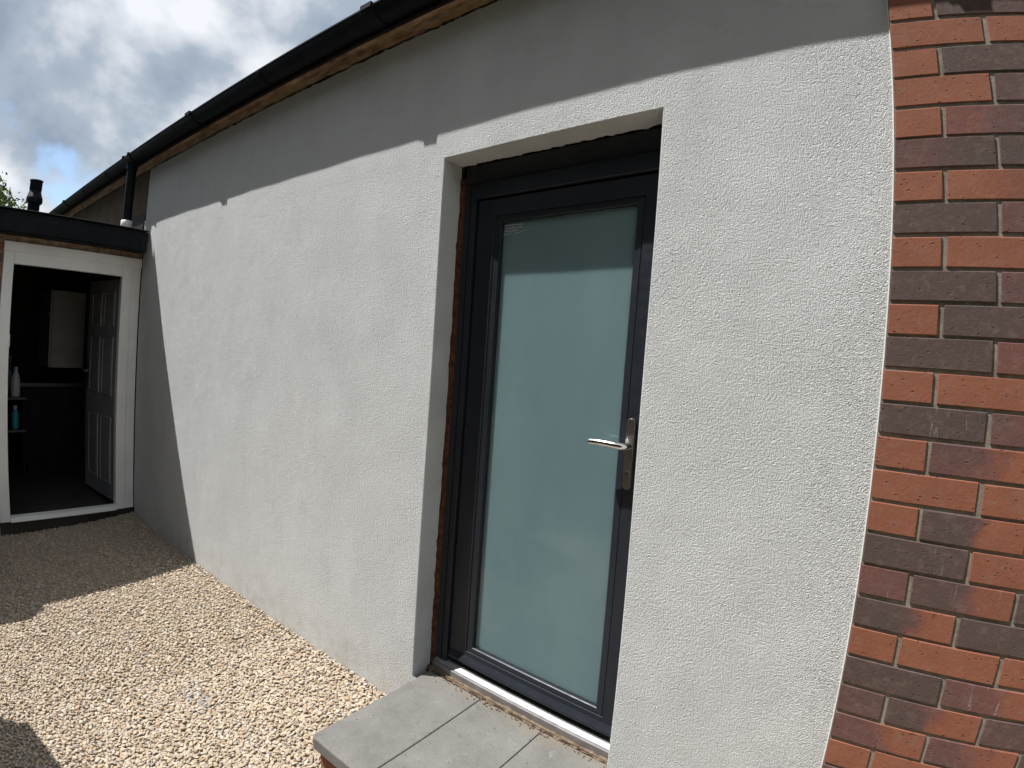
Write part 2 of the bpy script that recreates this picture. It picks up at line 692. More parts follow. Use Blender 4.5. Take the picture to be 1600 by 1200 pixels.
def jag(n, amp, seed, smooth=2):
    r = np.random.default_rng(seed)
    a = r.normal(0, 1, n)
    b = a.copy()
    for _ in range(smooth):
        b = (np.roll(b, 1) + 2 * b + np.roll(b, -1)) / 4
    return amp * (b / (b.std() + 1e-9) * 0.7 + a * 0.35)


# ------------------------------------------------------------------ measured sizes
OX0, OX1 = -1.444, -0.585       # door opening in the rendered wall
OZ0, OZ1 = 0.165, 2.194
WX0 = -4.70                     # far end of the render
SOF = 2.79                      # soffit height


def ground_z(x, y):
    return 0.035 * np.clip((-4.0 - x) / 0.7, 0, 1) - 0.065 * (1 - np.exp(-np.abs(y) / 0.45)) + 0.006 * np.sin(x * 2.3 + 1) * np.sin(y * 3.1)


# ------------------------------------------------------------------ ground
def ground():
    g = MB()
    N = 14
    ring = [(-400, -400), (400, -400), (400, 400), (-400, 400)]
    g.add([(x, y, -0.16) for x, y in ring], [(0, 1, 2, 3)])
    o = g.build('ground', M['grass'])
    o['kind'] = 'structure'
    b = MB()
    xs = np.linspace(-4.75, 1.7, 66)
    ys = np.linspace(-2.7, 0.012, 34)
    vs = [(x, y, float(ground_z(x, y)) - 0.005) for y in ys for x in xs]
    n = len(xs)
    fs = [(j * n + i, j * n + i + 1, (j + 1) * n + i + 1, (j + 1) * n + i) for j in range(len(ys) - 1) for i in range(n - 1)]
    b.add(vs, fs, True)
    # edge skirt down to the lawn
    o = b.build('gravel_bed', M['bed'])
    o['kind'] = 'structure'
    k = MB()
    k.box(-4.75, 1.72, -2.76, -2.7, -0.2, -0.055, 0.004)
    e = k.build('edging_kerb', M['mortar'])
    e['kind'] = 'structure'


ground()


def ico(sub):
    t = (1 + 5 ** 0.5) / 2
    v = [(-1, t, 0), (1, t, 0), (-1, -t, 0), (1, -t, 0), (0, -1, t), (0, 1, t), (0, -1, -t), (0, 1, -t), (t, 0, -1), (t, 0, 1), (-t, 0, -1), (-t, 0, 1)]
    f = [(0, 11, 5), (0, 5, 1), (0, 1, 7), (0, 7, 10), (0, 10, 11), (1, 5, 9), (5, 11, 4), (11, 10, 2), (10, 7, 6), (7, 1, 8),
         (3, 9, 4), (3, 4, 2), (3, 2, 6), (3, 6, 8), (3, 8, 9), (4, 9, 5), (2, 4, 11), (6, 2, 10), (8, 6, 7), (9, 8, 1)]
    v = [Vector(p).normalized() for p in v]
    for _ in range(sub):
        cache = {}
        nf = []

        def mid(a, b):
            k = (min(a, b), max(a, b))
            if k not in cache:
                cache[k] = len(v)
                v.append(((v[a] + v[b]) / 2).normalized())
            return cache[k]
        for a, b, c in f:
            x, y, z = mid(a, b), mid(b, c), mid(c, a)
            nf += [(a, x, z), (b, y, x), (c, z, y), (x, y, z)]
        f = nf
    return np.array([tuple(p) for p in v]), np.array(f)


def stone_templates(sub, count, seed):
    r = np.random.default_rng(seed)
    v, f = ico(sub)
    out = []
    for _ in range(count):
        w = v.copy()
        # slice with random planes -> angular chipping with flats
        for _k in range(7):
            n = r.normal(size=3)
            n /= np.linalg.norm(n)
            d = r.uniform(0.55, 0.85)
            s = w @ n
            over = s > d
            w[over] -= np.outer(s[over] - d, n)
        w += r.normal(0, 0.035, w.shape)
        out.append(w)
    return out, f


PAL = np.array([(0.50, 0.405, 0.285), (0.56, 0.47, 0.345), (0.46, 0.365, 0.245), (0.60, 0.53, 0.42), (0.44, 0.33, 0.19),
                (0.40, 0.33, 0.26), (0.52, 0.44, 0.34), (0.50, 0.36, 0.22), (0.36, 0.31, 0.265), (0.42, 0.27, 0.17)])
PW = np.array([.2, .18, .14, .13, .07, .08, .12, .04, .03, .01])


def gravel():
    allv, allf, allc = [], [], []
    base = 0

    def scatter(x0, x1, y0, y1, pitch, layers, sub, seed, smin, smax, skip=None):
        nonlocal base  # running vertex count
        r = np.random.default_rng(seed)
        tv, tf = stone_templates(sub, 14, seed)
        for L in range(layers):
            xs = np.arange(x0, x1, pitch)
            ys = np.arange(y0, y1, pitch)
            X, Y = np.meshgrid(xs, ys)
            X = X.ravel() + r.uniform(-.55, .55, X.size) * pitch
            Y = Y.ravel() + r.uniform(-.55, .55, Y.size) * pitch
            ok = (Y < -0.004) & (X > -4.73)
            ok &= ~((X > -1.40) & (X < -0.61) & (Y > -0.462))          # the doorstep's foot
            if skip is not None:
                ok &= ~((X > skip[0]) & (X < skip[1]) & (Y > skip[2]))
            X, Y = X[ok], Y[ok]
            for i in range(len(X)):
                a = r.uniform(smin, smax) * (1.25 if r.random() < .07 else 1.0)
                s = np.array([a, a * r.uniform(.45, .82), a * r.uniform(.24, .42)])
                th = r.uniform(0, 2 * math.pi)
                tx, ty = r.normal(0, .33, 2)
                c, q = math.cos(th), math.sin(th)
                Rz = np.array([[c, -q, 0], [q, c, 0], [0, 0, 1]])
                Rx = np.array([[1, 0, 0], [0, math.cos(tx), -math.sin(tx)], [0, math.sin(tx), math.cos(tx)]])
                Ry = np.array([[math.cos(ty), 0, math.sin(ty)], [0, 1, 0], [-math.sin(ty), 0, math.cos(ty)]])
                v = (tv[r.integers(14)] * s) @ (Rz @ Rx @ Ry).T
                z = float(ground_z(X[i], Y[i])) - 0.006 + L * 0.0068 + r.uniform(-.003, .004)
                if Y[i] > -0.02:
                    z += 0.004
                v[:, 0] += X[i]
                v[:, 1] = np.minimum(v[:, 1] + Y[i], -0.001)
                v[:, 2] += z
                allv.append(v)
                allf.append(tf + base)
                base += len(v)
                col = PAL[r.choice(10, p=PW)] * np.array([.93, .935, 1.0]) * r.uniform(.84, 1.1)
                if abs(X[i] + 2.16) < .12 and abs(Y[i] + .555) < .05 and r.random() < .4:
                    col = np.array([.30, .29, .29]) * r.uniform(.8, 1.2)
                allc.append(np.tile(np.append(col, 1.0), (len(v), 1)))
    # near and in view: finer stones; the rest coarser
    near = (-2.35, -1.0, -.95)
    scatter(-2.35, -1.0, -.95, 0.0, 0.0138, 2, 1, 3, .0078, .0140)
    scatter(-4.73, -.55, -1.55, 0.0, 0.0148, 2, 0, 4, .0082, .0142, near)
    scatter(-.55, 1.65, -1.55, 0.0, 0.0230, 1, 0, 6, .012, .018)
    scatter(-4.73, 1.65, -2.68, -1.55, 0.0240, 1, 0, 5, .012, .019)
    v = np.concatenate(allv).astype(np.float32)
    f = np.concatenate(allf).astype(np.int32)
    c = np.concatenate(allc).astype(np.float32)
    me = bpy.data.meshes.new('gravel')
    me.vertices.add(len(v))
    me.vertices.foreach_set('co', v.ravel())
    me.loops.add(f.size)
    me.loops.foreach_set('vertex_index', f.ravel())
    me.polygons.add(len(f))
    me.polygons.foreach_set('loop_start', np.arange(0, f.size, 3, dtype=np.int32))
    at = me.attributes.new('stone_colour', 'FLOAT_COLOR', 'POINT')
    at.data.foreach_set('color', c.ravel())
    me.materials.append(M['stone'])
    me.update(calc_edges=True)
    o = link('gravel', me)
    o['kind'] = 'stuff'
    tag(o, 'cream and buff stone chippings spread along the foot of the white wall', 'gravel')
    print('gravel tris', len(f))


gravel()


# ------------------------------------------------------------------ the house
house = thing('house', 'single-storey house with white rendered wall, red brick end and dark glazed door', 'house', (-2.0, 0.15, 0.0))


def rendered_wall():
    xs = sorted(set([WX0, OX0 - .004, OX1 + .004, -0.0015] + list(np.round(np.arange(WX0 + .035, -.02, .035), 4))))
    zs = sorted(set([-0.12, OZ1 + .004, 2.72] + list(np.round(np.arange(-.09, 2.71, .035), 4))))
    xs, zs = np.array(xs), np.array(zs)
    X, Z = np.meshgrid(xs, zs)
    Yd = 0.0011 * np.sin(X * 4.1 + 1.3 * np.sin(Z * 2.7)) * np.sin(Z * 5.3 + X * 1.9) + 0.0009 * np.sin(X * 9.7 + Z * 3.1) * np.sin(Z * 8.9 - X * 4.0)
    edge = np.minimum.reduce([np.clip(np.abs(X - OX0) / .15, 0, 1) + (Z > OZ1 + .2), np.clip(np.abs(X - OX1) / .15, 0, 1) + (Z > OZ1 + .2)])
    Yd *= np.clip(edge, 0.25, 1)
    Yd[:, -1] = 0
    b = MB()
    n = len(xs)
    vs = [(X[j, i], Yd[j, i], Z[j, i]) for j in range(len(zs)) for i in range(n)]
    fs = []
    for j in range(len(zs) - 1):
        for i in range(n - 1):
            cx, cz = (xs[i] + xs[i + 1]) / 2, (zs[j] + zs[j + 1]) / 2
            if OX0 - .003 < cx < OX1 + .003 and OZ0 < cz < OZ1 + .003:
                continue
            fs.append((j * n + i, j * n + i + 1, (j + 1) * n + i + 1, (j + 1) * n + i))
    b.add(vs, fs, True)
    # ragged top edge below the soffit
    m = 420
    tx = np.linspace(WX0, -.0015, m)
    tz = 2.743 + np.clip(jag(m, .0026, 21), -.006, .006)
    top = []
    for i in range(m):
        top += [(tx[i], 0.0, 2.72), (tx[i], 0.0005, tz[i]), (tx[i], 0.02, tz[i] + .001)]
    fs = []
    for i in range(m - 1):
        a, c = 3 * i, 3 * (i + 1)
        fs += [(a, c, c + 1, a + 1), (a + 1, c + 1, c + 2, a + 2)]
    b.add(top, fs)
    # far end return of the render
    b.add([(WX0, 0, -.12), (WX0, 0, 2.74), (WX0, .03, 2.74), (WX0, .03, -.12)], [(0, 1, 2, 3)])
    # reveals: left jamb, head, right jamb, with a soft arris and a ragged inner edge
    k = 160
    zz = np.linspace(OZ0 - .16, OZ1, k)
    e1 = .097 + np.clip(jag(k, .0035, 31), -.008, .008)
    e2 = .097 + np.clip(jag(k, .0025, 32), -.006, .006)
    for x, s, e in ((OX0, -1, e1), (OX1, 1, e2)):
        v = []
        for i in range(k):
            v += [(x + s * .004, 0, zz[i] + (.004 if i == k - 1 else 0)), (x, .004, zz[i]), (x, float(e[i]), zz[i]), (x + s * .012, float(e[i]) + .001, zz[i])]
        f = []
        for i in range(k - 1):
            for q in range(3):
                a, c = 4 * i + q, 4 * (i + 1) + q
                f.append((a, c, c + 1, a + 1) if s < 0 else (a, a + 1, c + 1, c))
        b.add(v, f)
    k = 110
    hx = np.linspace(OX0, OX1, k)
    e3 = .100 + np.clip(jag(k, .004, 33), -.012, .008)
    v = []
    for i in range(k):
        d = -.004 if i == 0 else (.004 if i == k - 1 else 0)
        v += [(hx[i] + d, 0, OZ1 + .004), (hx[i], .004, OZ1), (hx[i], float(e3[i]), OZ1), (hx[i], float(e3[i]) + .001, OZ1 + .012)]
    f = []
    for i in range(k - 1):
        for q in range(3):
            a, c = 4 * i + q, 4 * (i + 1) + q
            f.append((a, a + 1, c + 1, c))
    b.add(v, f)
    w = b.build('rendered_wall', M['render'], house, 'white textured render with a ragged top edge under the eaves')
    # masonry behind the render
    c = MB()
    c.box(-9.0, WX0 - .0005, .021, .30, -.3, SOF)
    c.box(WX0, OX0 - .013, .062, .30, -.3, SOF)
    c.box(OX1 + .013, -.002, .062, .30, -.3, SOF)
    c.box(OX0 - .012, OX1 + .012, .062, .30, OZ1 + .013, SOF)
    c.build('masonry_wall', M['old'], house, 'bare brown wall showing past the far end of the render')
    # crumbs and blobs left along the top edge
    r = random.Random(5)
    v0, f0 = ico(0)
    cr = MB()
    for _ in range(90):
        x = r.uniform(WX0, -.3)
        s = r.uniform(.0015, .004)
        p = v0 * np.array([s * r.uniform(1, 2.2), s * .6, s * .8]) + np.array([x, .003 + r.uniform(-.002, .006), 2.748 + r.uniform(-.003, .007)])
        cr.add(p.tolist(), [tuple(int(i) for i in q) for q in f0])
    d = cr.build('render_crumbs', M['render'], house)
    d['kind'] = 'stuff'
    # white stop bead where the render meets the brickwork, and a short one at the far end
    e = MB()
    e.extrude([(-.0042, .004), (-.0042, -.0012), (-.0032, -.002), (-.0016, -.002), (-.0008, -.001), (-.0008, .004)], 'z', -.1, 2.735)
    e.build('edge_bead', M['white_pvc'], house)
    e = MB()
    e.box(WX0 - .016, WX0 - .001, -.004, .02, 2.20, 2.34, .001)
    e.build('edge_bead', M['white_pvc'], house)


rendered_wall()


# brick end of the wall
BY = -0.019
ROW0 = 2.3108
R_, D_, P_ = 0.92, 0.06, 0.40
TONES = {  # row: list of (left tone, right tone) per brick from the render outwards
    -1: [(R_, R_), (D_, .2), (R_, R_)], 0: [(R_, R_), (R_, R_)], 1: [(R_, R_), (D_, .12), (R_, R_)], 2: [(R_, R_), (.22, P_), (R_, D_)],
    3: [(R_, R_), (.6, .25), (D_, D_)], 4: [(.42, D_), (D_, .25), (R_, R_)], 5: [(R_, R_), (.95, .7), (P_, R_)], 6: [(D_, .1), (P_, .3), (R_, R_)],
    7: [(R_, R_), (R_, .85), (D_, D_)], 8: [(D_, D_), (.38, .3), (R_, R_)], 9: [(R_, .85), (D_, .1), (R_, P_)], 10: [(.1, D_), (.55, .6), (R_, R_)],
    11: [(R_, R_), (R_, R_), (D_, .3)], 12: [(D_, .05), (.4, .55), (R_, D_)], 13: [(R_, R_), (.38, R_), (R_, R_)], 14: [(R_, R_), (R_, R_), (D_, D_)],
    15: [(R_, .88), (D_, R_), (P_, P_)], 16: [(D_, .08), (.85, R_), (R_, R_)], 17: [(.5, .45), (.18, .8), (D_, .1)], 18: [(D_, R_), (D_, .05), (R_, R_)],
    19: [(.85, R_), (R_, R_), (R_, R_)], 20: [(D_, .05), (.42, .88), (R_, D_)], 21: [(.32, .3), (.1, .9), (.25, .2)], 22: [(.42, .88), (.4, .9), (D_, D_)],
    23: [(R_, R_), (R_, R_), (P_, R_)], 24: [(.4, .45), (R_, .8), (D_, .1)]}


def brick_wall():
    m = MB()
    m.box(0.0, 1.34, BY + .0042, .30, -.3, SOF - .002)
    w = m.build('brick_wall', M['mortar'], house, 'red and dark brown brickwork with pale mortar beside the white render')
    cache = {}
    r = random.Random(77)

    def mesh(L, var):
        k = (round(L, 4), var)
        if k not in cache:
            vs, fs = chamfer_box(-L / 2, L / 2, 0, .05, -.0333, .0333, .0014)
            q = random.Random(hash(k) & 0xffff)
            vs = [(x + q.uniform(-.0012, .0010), y + q.uniform(-.0003, .0006), z + q.uniform(-.0011, .0009)) for x, y, z in vs]
            b = MB()
            b.add(vs, fs)
            cache[k] = b.mesh('brick', M['brick'])
        return cache[k]
    for row in range(-6, 31):
        zc = ROW0 - .075 * row - .0375
        spans = [(0.0005, .101)] if row % 2 else [(0.0005, .2136)]
        x = spans[0][1] + .010
        while x < 1.3:
            L = min(.215, 1.34 - x)
            if L > .04:
                spans.append((x, x + L))
            x += .225
        for i, (a, c) in enumerate(spans):
            o = link('brick', mesh(c - a, r.randrange(4)), w)
            o.location = ((a + c) / 2 + r.uniform(-.001, .001) * (i > 0), BY + r.uniform(-.0006, .0008), zc + r.uniform(-.0009, .0009))
            o.rotation_euler = (r.uniform(-.006, .006), r.uniform(-.004, .004), r.uniform(-.004, .004))
            t = TONES.get(row)
            if t and i < len(t):
                ta, tb = t[i]
            else:
                ta = r.choice([R_, R_, R_, D_, D_, P_])
                tb = ta if r.random() < .7 else r.choice([R_, D_])
            o['tone_a'] = float(ta)
            o['tone_b'] = float(tb)
            o['seed'] = r.uniform(0, 40)
            o['chalk'] = 1.0 if (row, i) in ((20, 1), (12, 0)) else (.35 if (row, i) in ((16, 0), (17, 0), (17, 1)) else 0.0)
    return w


brick_wall()


# eaves: soffit, fascia, gutter, roof
def eaves():
    XL, XR = -9.0, 1.34
    b = MB()
    b.box(XL, XR, -.047, .3, SOF + .004, SOF + .018)
    b.build('soffit', M['soffit'], house, 'stained brown soffit strip above the render')
    # crust of old mortar along the wall head
    c = MB()
    n = 700
    xs = np.linspace(XL, XR, n)
    j1 = jag(n, .004, 41)
    j2 = jag(n, .004, 42)
    v = []
    for i in range(n):
        v += [(xs[i], .006, 2.757 + float(j2[i]) * .5), (xs[i], .002 + .5 * float(j1[i]), 2.7555 + float(j2[i]) * .5), (xs[i], -.005 + .4 * float(j2[i]), 2.775 + .3 * float(j1[i])), (xs[i], -.012 + .4 * float(j1[i]), SOF + .005)]
    f = []
    for i in range(n - 1):
        for q in range(3):
            a, d = 4 * i + q, 4 * (i + 1) + q
            f.append((a, d, d + 1, a + 1))
    c.add(v, f)
    c.build('wall_head_mortar', M['soffit'], house)
    b = MB()
    b.box(XL, XR, -.064, -.046, 2.782, 2.88, .002)
    b.build('fascia', M['black_dull'], house)
    # half round gutter as a real shell
    cy, cz, R = -.115, 2.829, .053
    outer = [(cy + R * math.cos(a), cz + R * math.sin(a)) for a in np.linspace(math.pi, 2 * math.pi, 25)]
    inner = [(cy + (R - .003) * math.cos(a), cz + (R - .003) * math.sin(a)) for a in np.linspace(2 * math.pi, math.pi, 25)]
    lip = [(cy - R - .004, cz + .001), (cy - R - .004, cz - .006)]
    g = MB()
    g.extrude(lip + outer[1:] + inner, 'x', XL, XR, smooth=False)
    gut = g.build('gutter', M['black_pvc'], house, 'black half-round gutter along the eaves')
    for x in (-7.05, -3.55, -1.785, -.02):
        R2 = R + .006
        o2 = [(cy + R2 * math.cos(a), cz + R2 * math.sin(a)) for a in np.linspace(math.pi, 2 * math.pi, 17)]
        i2 = [(cy + (R2 - .005) * math.cos(a), cz + (R2 - .005) * math.sin(a)) for a in np.linspace(2 * math.pi, math.pi, 17)]
        k = MB()
        k.extrude(o2 + i2, 'x', x - .045, x + .045)
        k.box(x - .034, x + .034, cy - R2 - .006, cy - R2 + .014, cz - .014, cz + .009, .001)
        k.box(x - .045, x + .045, cy + R2 - .006, cy + R2 + .0035, cz - .04, cz + .012)
        k.build('gutter_bracket', M['black_pvc'], gut)
    # slim support brackets
    for x in (-8.2, -6.2, -5.4, -2.66, -.9, .8):
        k = MB()
        R2 = R + .004
        o2 = [(cy + R2 * math.cos(a), cz + R2 * math.sin(a)) for a in np.linspace(math.pi, 2 * math.pi, 17)]
        i2 = [(cy + (R2 - .003) * math.cos(a), cz + (R2 - .003) * math.sin(a)) for a in np.linspace(2 * math.pi, math.pi, 17)]
        k.extrude(o2 + i2, 'x', x - .010, x + .010)
        k.build('gutter_bracket', M['black_pvc'], gut)
    # running outlet over the downpipe
    PXo = -4.79
    k = MB()
    R2 = R + .007
    o2 = [(cy + R2 * math.cos(a), cz + R2 * math.sin(a)) for a in np.linspace(math.pi, 2 * math.pi, 17)]
    i2 = [(cy + (R2 - .005) * math.cos(a), cz + (R2 - .005) * math.sin(a)) for a in np.linspace(2 * math.pi, math.pi, 17)]
    k.extrude(o2 + i2, 'x', PXo - .085, PXo + .085)
    for s in (-.065, .065):
        k.box(PXo + s - .014, PXo + s + .014, cy - R2 - .006, cy - R2 + .014, cz - .012, cz + .010, .001)
    k.lathe([(.041, 2.73), (.041, 2.775), (.052, 2.797)], PXo, cy, 20)
    k.build('gutter_outlet', M['black_pvc'], gut)
    d = MB()
    d.lathe([(.034, 2.262), (.034, 2.74)], PXo, cy, 24)
    dp = d.build('downpipe', M['black_pvc'], house, 'short black downpipe dropping onto the flat roof')
    d = MB()
    d.lathe([(.030, 2.245), (.040, 2.25), (.042, 2.29), (.042, 2.325), (.036, 2.328)], PXo, cy, 24)
    d.build('pipe_connector', M['white_pvc'], dp, 'white connector at the foot of the downpipe')
    # roof slope with eaves course of tiles
    pitch = math.radians(28)
    rf = MB()
    s, c_ = math.sin(pitch), math.cos(pitch)
    y0, z0, Ln = -.07, 2.888, 3.6
    rf.extrude([(y0, z0), (y0 + Ln * c_, z0 + Ln * s), (y0 + Ln * c_, z0 + Ln * s + .04), (y0, z0 + .012)], 'x', XL, XR)
    roof = rf.build('roof', M['felt'], house)
    for side in (0, 1):
        pass
    tm = MB()
    tl, tw, th = .40, .318, .016
    tv, tfc = chamfer_box(0, tw, 0, tl, 0, th, .003)
    tv = [(x, y * c_ - z * s, y * s + z * c_ + (-.008 * math.cos(2 * math.pi * x / tw) if z > 0 else -.008 * math.cos(2 * math.pi * x / tw))) for x, y, z in tv]
    tm.add(tv, tfc)
    tmesh = tm.mesh('roof_tile', M['tile'])
    x = XL
    while x < XR - .3:
        o = link('roof_tile', tmesh, roof)
        o.location = (x, y0 - .008, z0 + .030)
        o.rotation_euler = (random.uniform(-.006, .006), 0, 0)
        x += .323
    # gable walls and back so that the building is closed
    gb = MB()
    gb.box(-9.0, -8.8, .30, 4.0, -.3, SOF)
    gb.box(1.14, 1.34, .30, 4.0, -.3, SOF)
    gb.box(-9.0, 1.34, 4.0, 4.2, -.3, SOF)
    gb.build('rear_wall', M['old'], house)


eaves()


# ------------------------------------------------------------------ the glazed door (part of the house)
LX0, LX1, LZ0, LZ1 = -1.362, -0.583, .222, 2.055
FY = .117                # leaf face


def mitred(b, x0, x1, z0, z1, prof, back):
    """frame swept round a rectangle; prof = (inset, y) from outer edge to inner edge"""
    kb, kt = .70, .76      # bottom and top rails are shallower than the stiles
    def ring(i, y):
        return [(x0 + i, y, z0 + i * kb), (x1 - i, y, z0 + i * kb), (x1 - i, y, z1 - i * kt), (x0 + i, y, z1 - i * kt)]
    rings = [ring(prof[0][0], back)] + [ring(i, y) for i, y in prof] + [ring(prof[-1][0], back)]
    for a, c in zip(rings[:-1], rings[1:]):
        vs = a + c
        fs = []
        for k in range(4):
            l = (k + 1) % 4
            fs.append((k, l, 4 + l, 4 + k))
        b.add(vs, fs)
    return b


def glazed_door():
    # fixed frame
    fr = MB()
    y1 = .19
    fr.box(-1.426, LX0 - .004, FY - .012, y1, .205, OZ1 - .003, .002)          # hinge jamb
    fr.box(LX1 + .004, -.515, FY - .012, y1, .205, OZ1 - .003, .002)           # lock jamb, mostly behind the render
    fr.box(LX0 - .004, LX1 + .004, FY - .012, y1, LZ1 + .006, OZ1 - .003, .002)  # deep head with add-on
    fr.box(LX0 - .004, LX1 + .004, .150, y1, .205, .245)                       # rebate behind the leaf
    d = fr.build('door_frame', M['anth'], house, 'dark grey fixed frame around the glazed door')
    k = MB()
    k.box(-1.424, -.517, FY - .0145, FY - .0122, 2.118, 2.121)
    k.box(-1.394, -1.391, FY - .0145, FY - .0122, .21, 2.11)
    k.build('cover_strip', M['black_dull'], d)
    # leaf
    lf = MB()
    mitred(lf, LX0, LX1, LZ0, LZ1, [(0, FY + .003), (.003, FY), (.086, FY), (.088, FY + .0045), (.091, FY + .0045), (.092, FY + .003), (.113, FY + .006), (.1165, FY + .009), (.1185, FY + .019)], .175)
    leaf = lf.build('door', M['anth'], house, 'dark grey door with one tall frosted glass pane')
    GX0, GX1, GZ0, GZ1 = LX0 + .112, LX1 - .112, LZ0 + .08, LZ1 - .080
    # the bottom and top rails are shallower than the stiles: bottom weather bar in front
    wbar = MB()
    wbar.extrude([(FY - .0005, .232), (FY - .010, .233), (FY - .013, .238), (FY - .0125, .244), (FY - .0005, .266)], 'x', LX0 + .006, LX1 - .006)
    wbar.build('weather_bar', M['anth'], leaf)
    g = MB()
    g.box(LX0 + .105, LX1 - .105, FY + .0165, FY + .0195, LZ0 + .074, LZ1 - .080)
    g.build('clear_pane', M['clear'], leaf)
    g = MB()
    g.box(LX0 + .10, LX1 - .10, FY + .0225, FY + .028, LZ0 + .07, LZ1 - .076)
    g.build('frosted_pane', M['frost'], leaf, 'grey-green frosted glass')
    # pale wavy strokes laid on the glass at its top corner
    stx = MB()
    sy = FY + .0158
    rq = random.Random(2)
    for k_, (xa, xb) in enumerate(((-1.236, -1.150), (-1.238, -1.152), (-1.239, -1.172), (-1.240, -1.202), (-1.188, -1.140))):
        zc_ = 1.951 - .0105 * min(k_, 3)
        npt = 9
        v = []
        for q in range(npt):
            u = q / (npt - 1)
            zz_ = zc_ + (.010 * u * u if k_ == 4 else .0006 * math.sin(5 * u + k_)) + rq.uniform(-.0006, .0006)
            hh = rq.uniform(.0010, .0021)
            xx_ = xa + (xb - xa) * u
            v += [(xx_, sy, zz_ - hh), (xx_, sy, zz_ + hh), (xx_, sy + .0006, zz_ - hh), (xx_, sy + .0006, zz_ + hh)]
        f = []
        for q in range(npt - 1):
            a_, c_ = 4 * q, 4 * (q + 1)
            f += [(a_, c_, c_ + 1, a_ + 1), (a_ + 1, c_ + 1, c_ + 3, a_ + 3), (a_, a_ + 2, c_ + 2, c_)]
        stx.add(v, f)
    stx.build('glass_strokes', M['milk'], leaf, 'pale wavy strokes at the top corner of the glass')
    # handle set
    hx, hz0, hz1, hw = -.6545, 1.060, 1.288, .0145
    pts = []
    for a in np.linspace(0, math.pi, 13):
        pts.append((hx + hw * math.cos(a), hz1 - hw + hw * math.sin(a)))
    for a in np.linspace(math.pi, 2 * math.pi, 13):
        pts.append((hx + hw * math.cos(a), hz0 + hw + hw * math.sin(a)))
    cxy = [(hx, (hz0 + hz1) / 2)]
    pl = MB()
    ins = [(hx + (x - hx) * .86, (z - (hz0 + hz1) / 2) * .985 + (hz0 + hz1) / 2) for x, z in pts]
    n = len(pts)
    v = [(x, FY, z) for x, z in pts] + [(x, FY - .0085, z) for x, z in pts] + [(x, FY - .011, z) for x, z in ins]
    f = []
    for r_ in range(2):
        for i in range(n):
            j = (i + 1) % n
            f.append((r_ * n + i, r_ * n + j, (r_ + 1) * n + j, (r_ + 1) * n + i))
    pl.add(v, f, True)
    pl.add(v[2 * n:], [tuple(range(n))])
    plate = pl.build('handle_plate', M['satin'], leaf, 'long chrome handle plate')
    lv = MB()
    zl = 1.200
    lv.lathe([(.0125, 0), (.0125, .001)], 0, 0, 4) if False else None
    path = [(hx, FY - .010, zl), (hx, FY - .030, zl), (hx - .003, FY - .043, zl), (hx - .012, FY - .051, zl), (hx - .035, FY - .054, zl + .0015), (hx - .075, FY - .055, zl + .003), (hx - .105, FY - .055, zl + .002), (hx - .116, FY - .054, zl + .001)]
    lv.tube(path, [.0105, .010, .0105, .0118, .0115, .0108, .0108, .0104], 16)
    lv.build('handle', M['chrome'], leaf, 'chrome lever handle pointing left')
    cy = MB()
    pr = [(hx + .0085 * math.cos(a), 1.112 + .0085 * math.sin(a)) for a in np.linspace(-.9, math.pi + .9, 17)]
    pr += [(hx - .005, 1.083), (hx, 1.080), (hx + .005, 1.083)]
    cy.extrude(pr, 'y', FY - .0108, FY - .0150)
    lock = cy.build('lock_cylinder', M['satin'], leaf)
    kh = MB()
    kh.box(hx - .0012, hx + .0012, FY - .0158, FY - .0149, 1.108, 1.118)
    kh.build('keyhole', M['dark_hole'], leaf)
    # aluminium threshold
    th = MB()
    th.extrude([(.088, .168), (.088, .190), (.090, .1925), (.096, .193), (.0965, .1955), (.110, .205), (.112, .209), (.150, .211), (.150, .168)], 'x', -1.424, OX1 + .004)
    th.build('threshold', M['alu'], house, 'silver aluminium door threshold')
    # unfinished edge between render and frame
    r = np.random.default_rng(8)
    rb = MB()
    k = 130
    zz = np.linspace(.17, OZ1 - .05, k)
    j1, j2 = jag(k, .004, 51), jag(k, .0035, 52)
    v = []
    for i in range(k):
        v += [(OX0 - .004, .094, zz[i]), (OX0 + .003 + .4 * float(j1[i]), .094 + .7 * float(j2[i]), zz[i]), (OX0 + .011 + .5 * float(j2[i]), .099 + .6 * float(j1[i]), zz[i]), (OX0 + .022 + .4 * float(j1[i]), .108, zz[i])]
    f = []
    for i in range(k - 1):
        for q in range(3):
            a, c = 4 * i + q, 4 * (i + 1) + q
            f.append((a, c, c + 1, a + 1))
    rb.add(v, f)
    rb.build('raw_masonry_edge', M['raw_brick'], house, 'rough red-brown unfinished edge beside the frame')
    # sill masonry under the threshold
    s = MB()
    s.box(OX0 - .02, OX1 + .02, .076, .30, -.3, .167)
    s.build('sill_masonry', M['dirt_mortar'], house)
    # room behind the glass is dark: close the opening
    rm = MB()
    rm.box(OX0 - .1, OX1 + .1, .32, .36, 0, 2.4)
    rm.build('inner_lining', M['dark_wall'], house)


glazed_door()


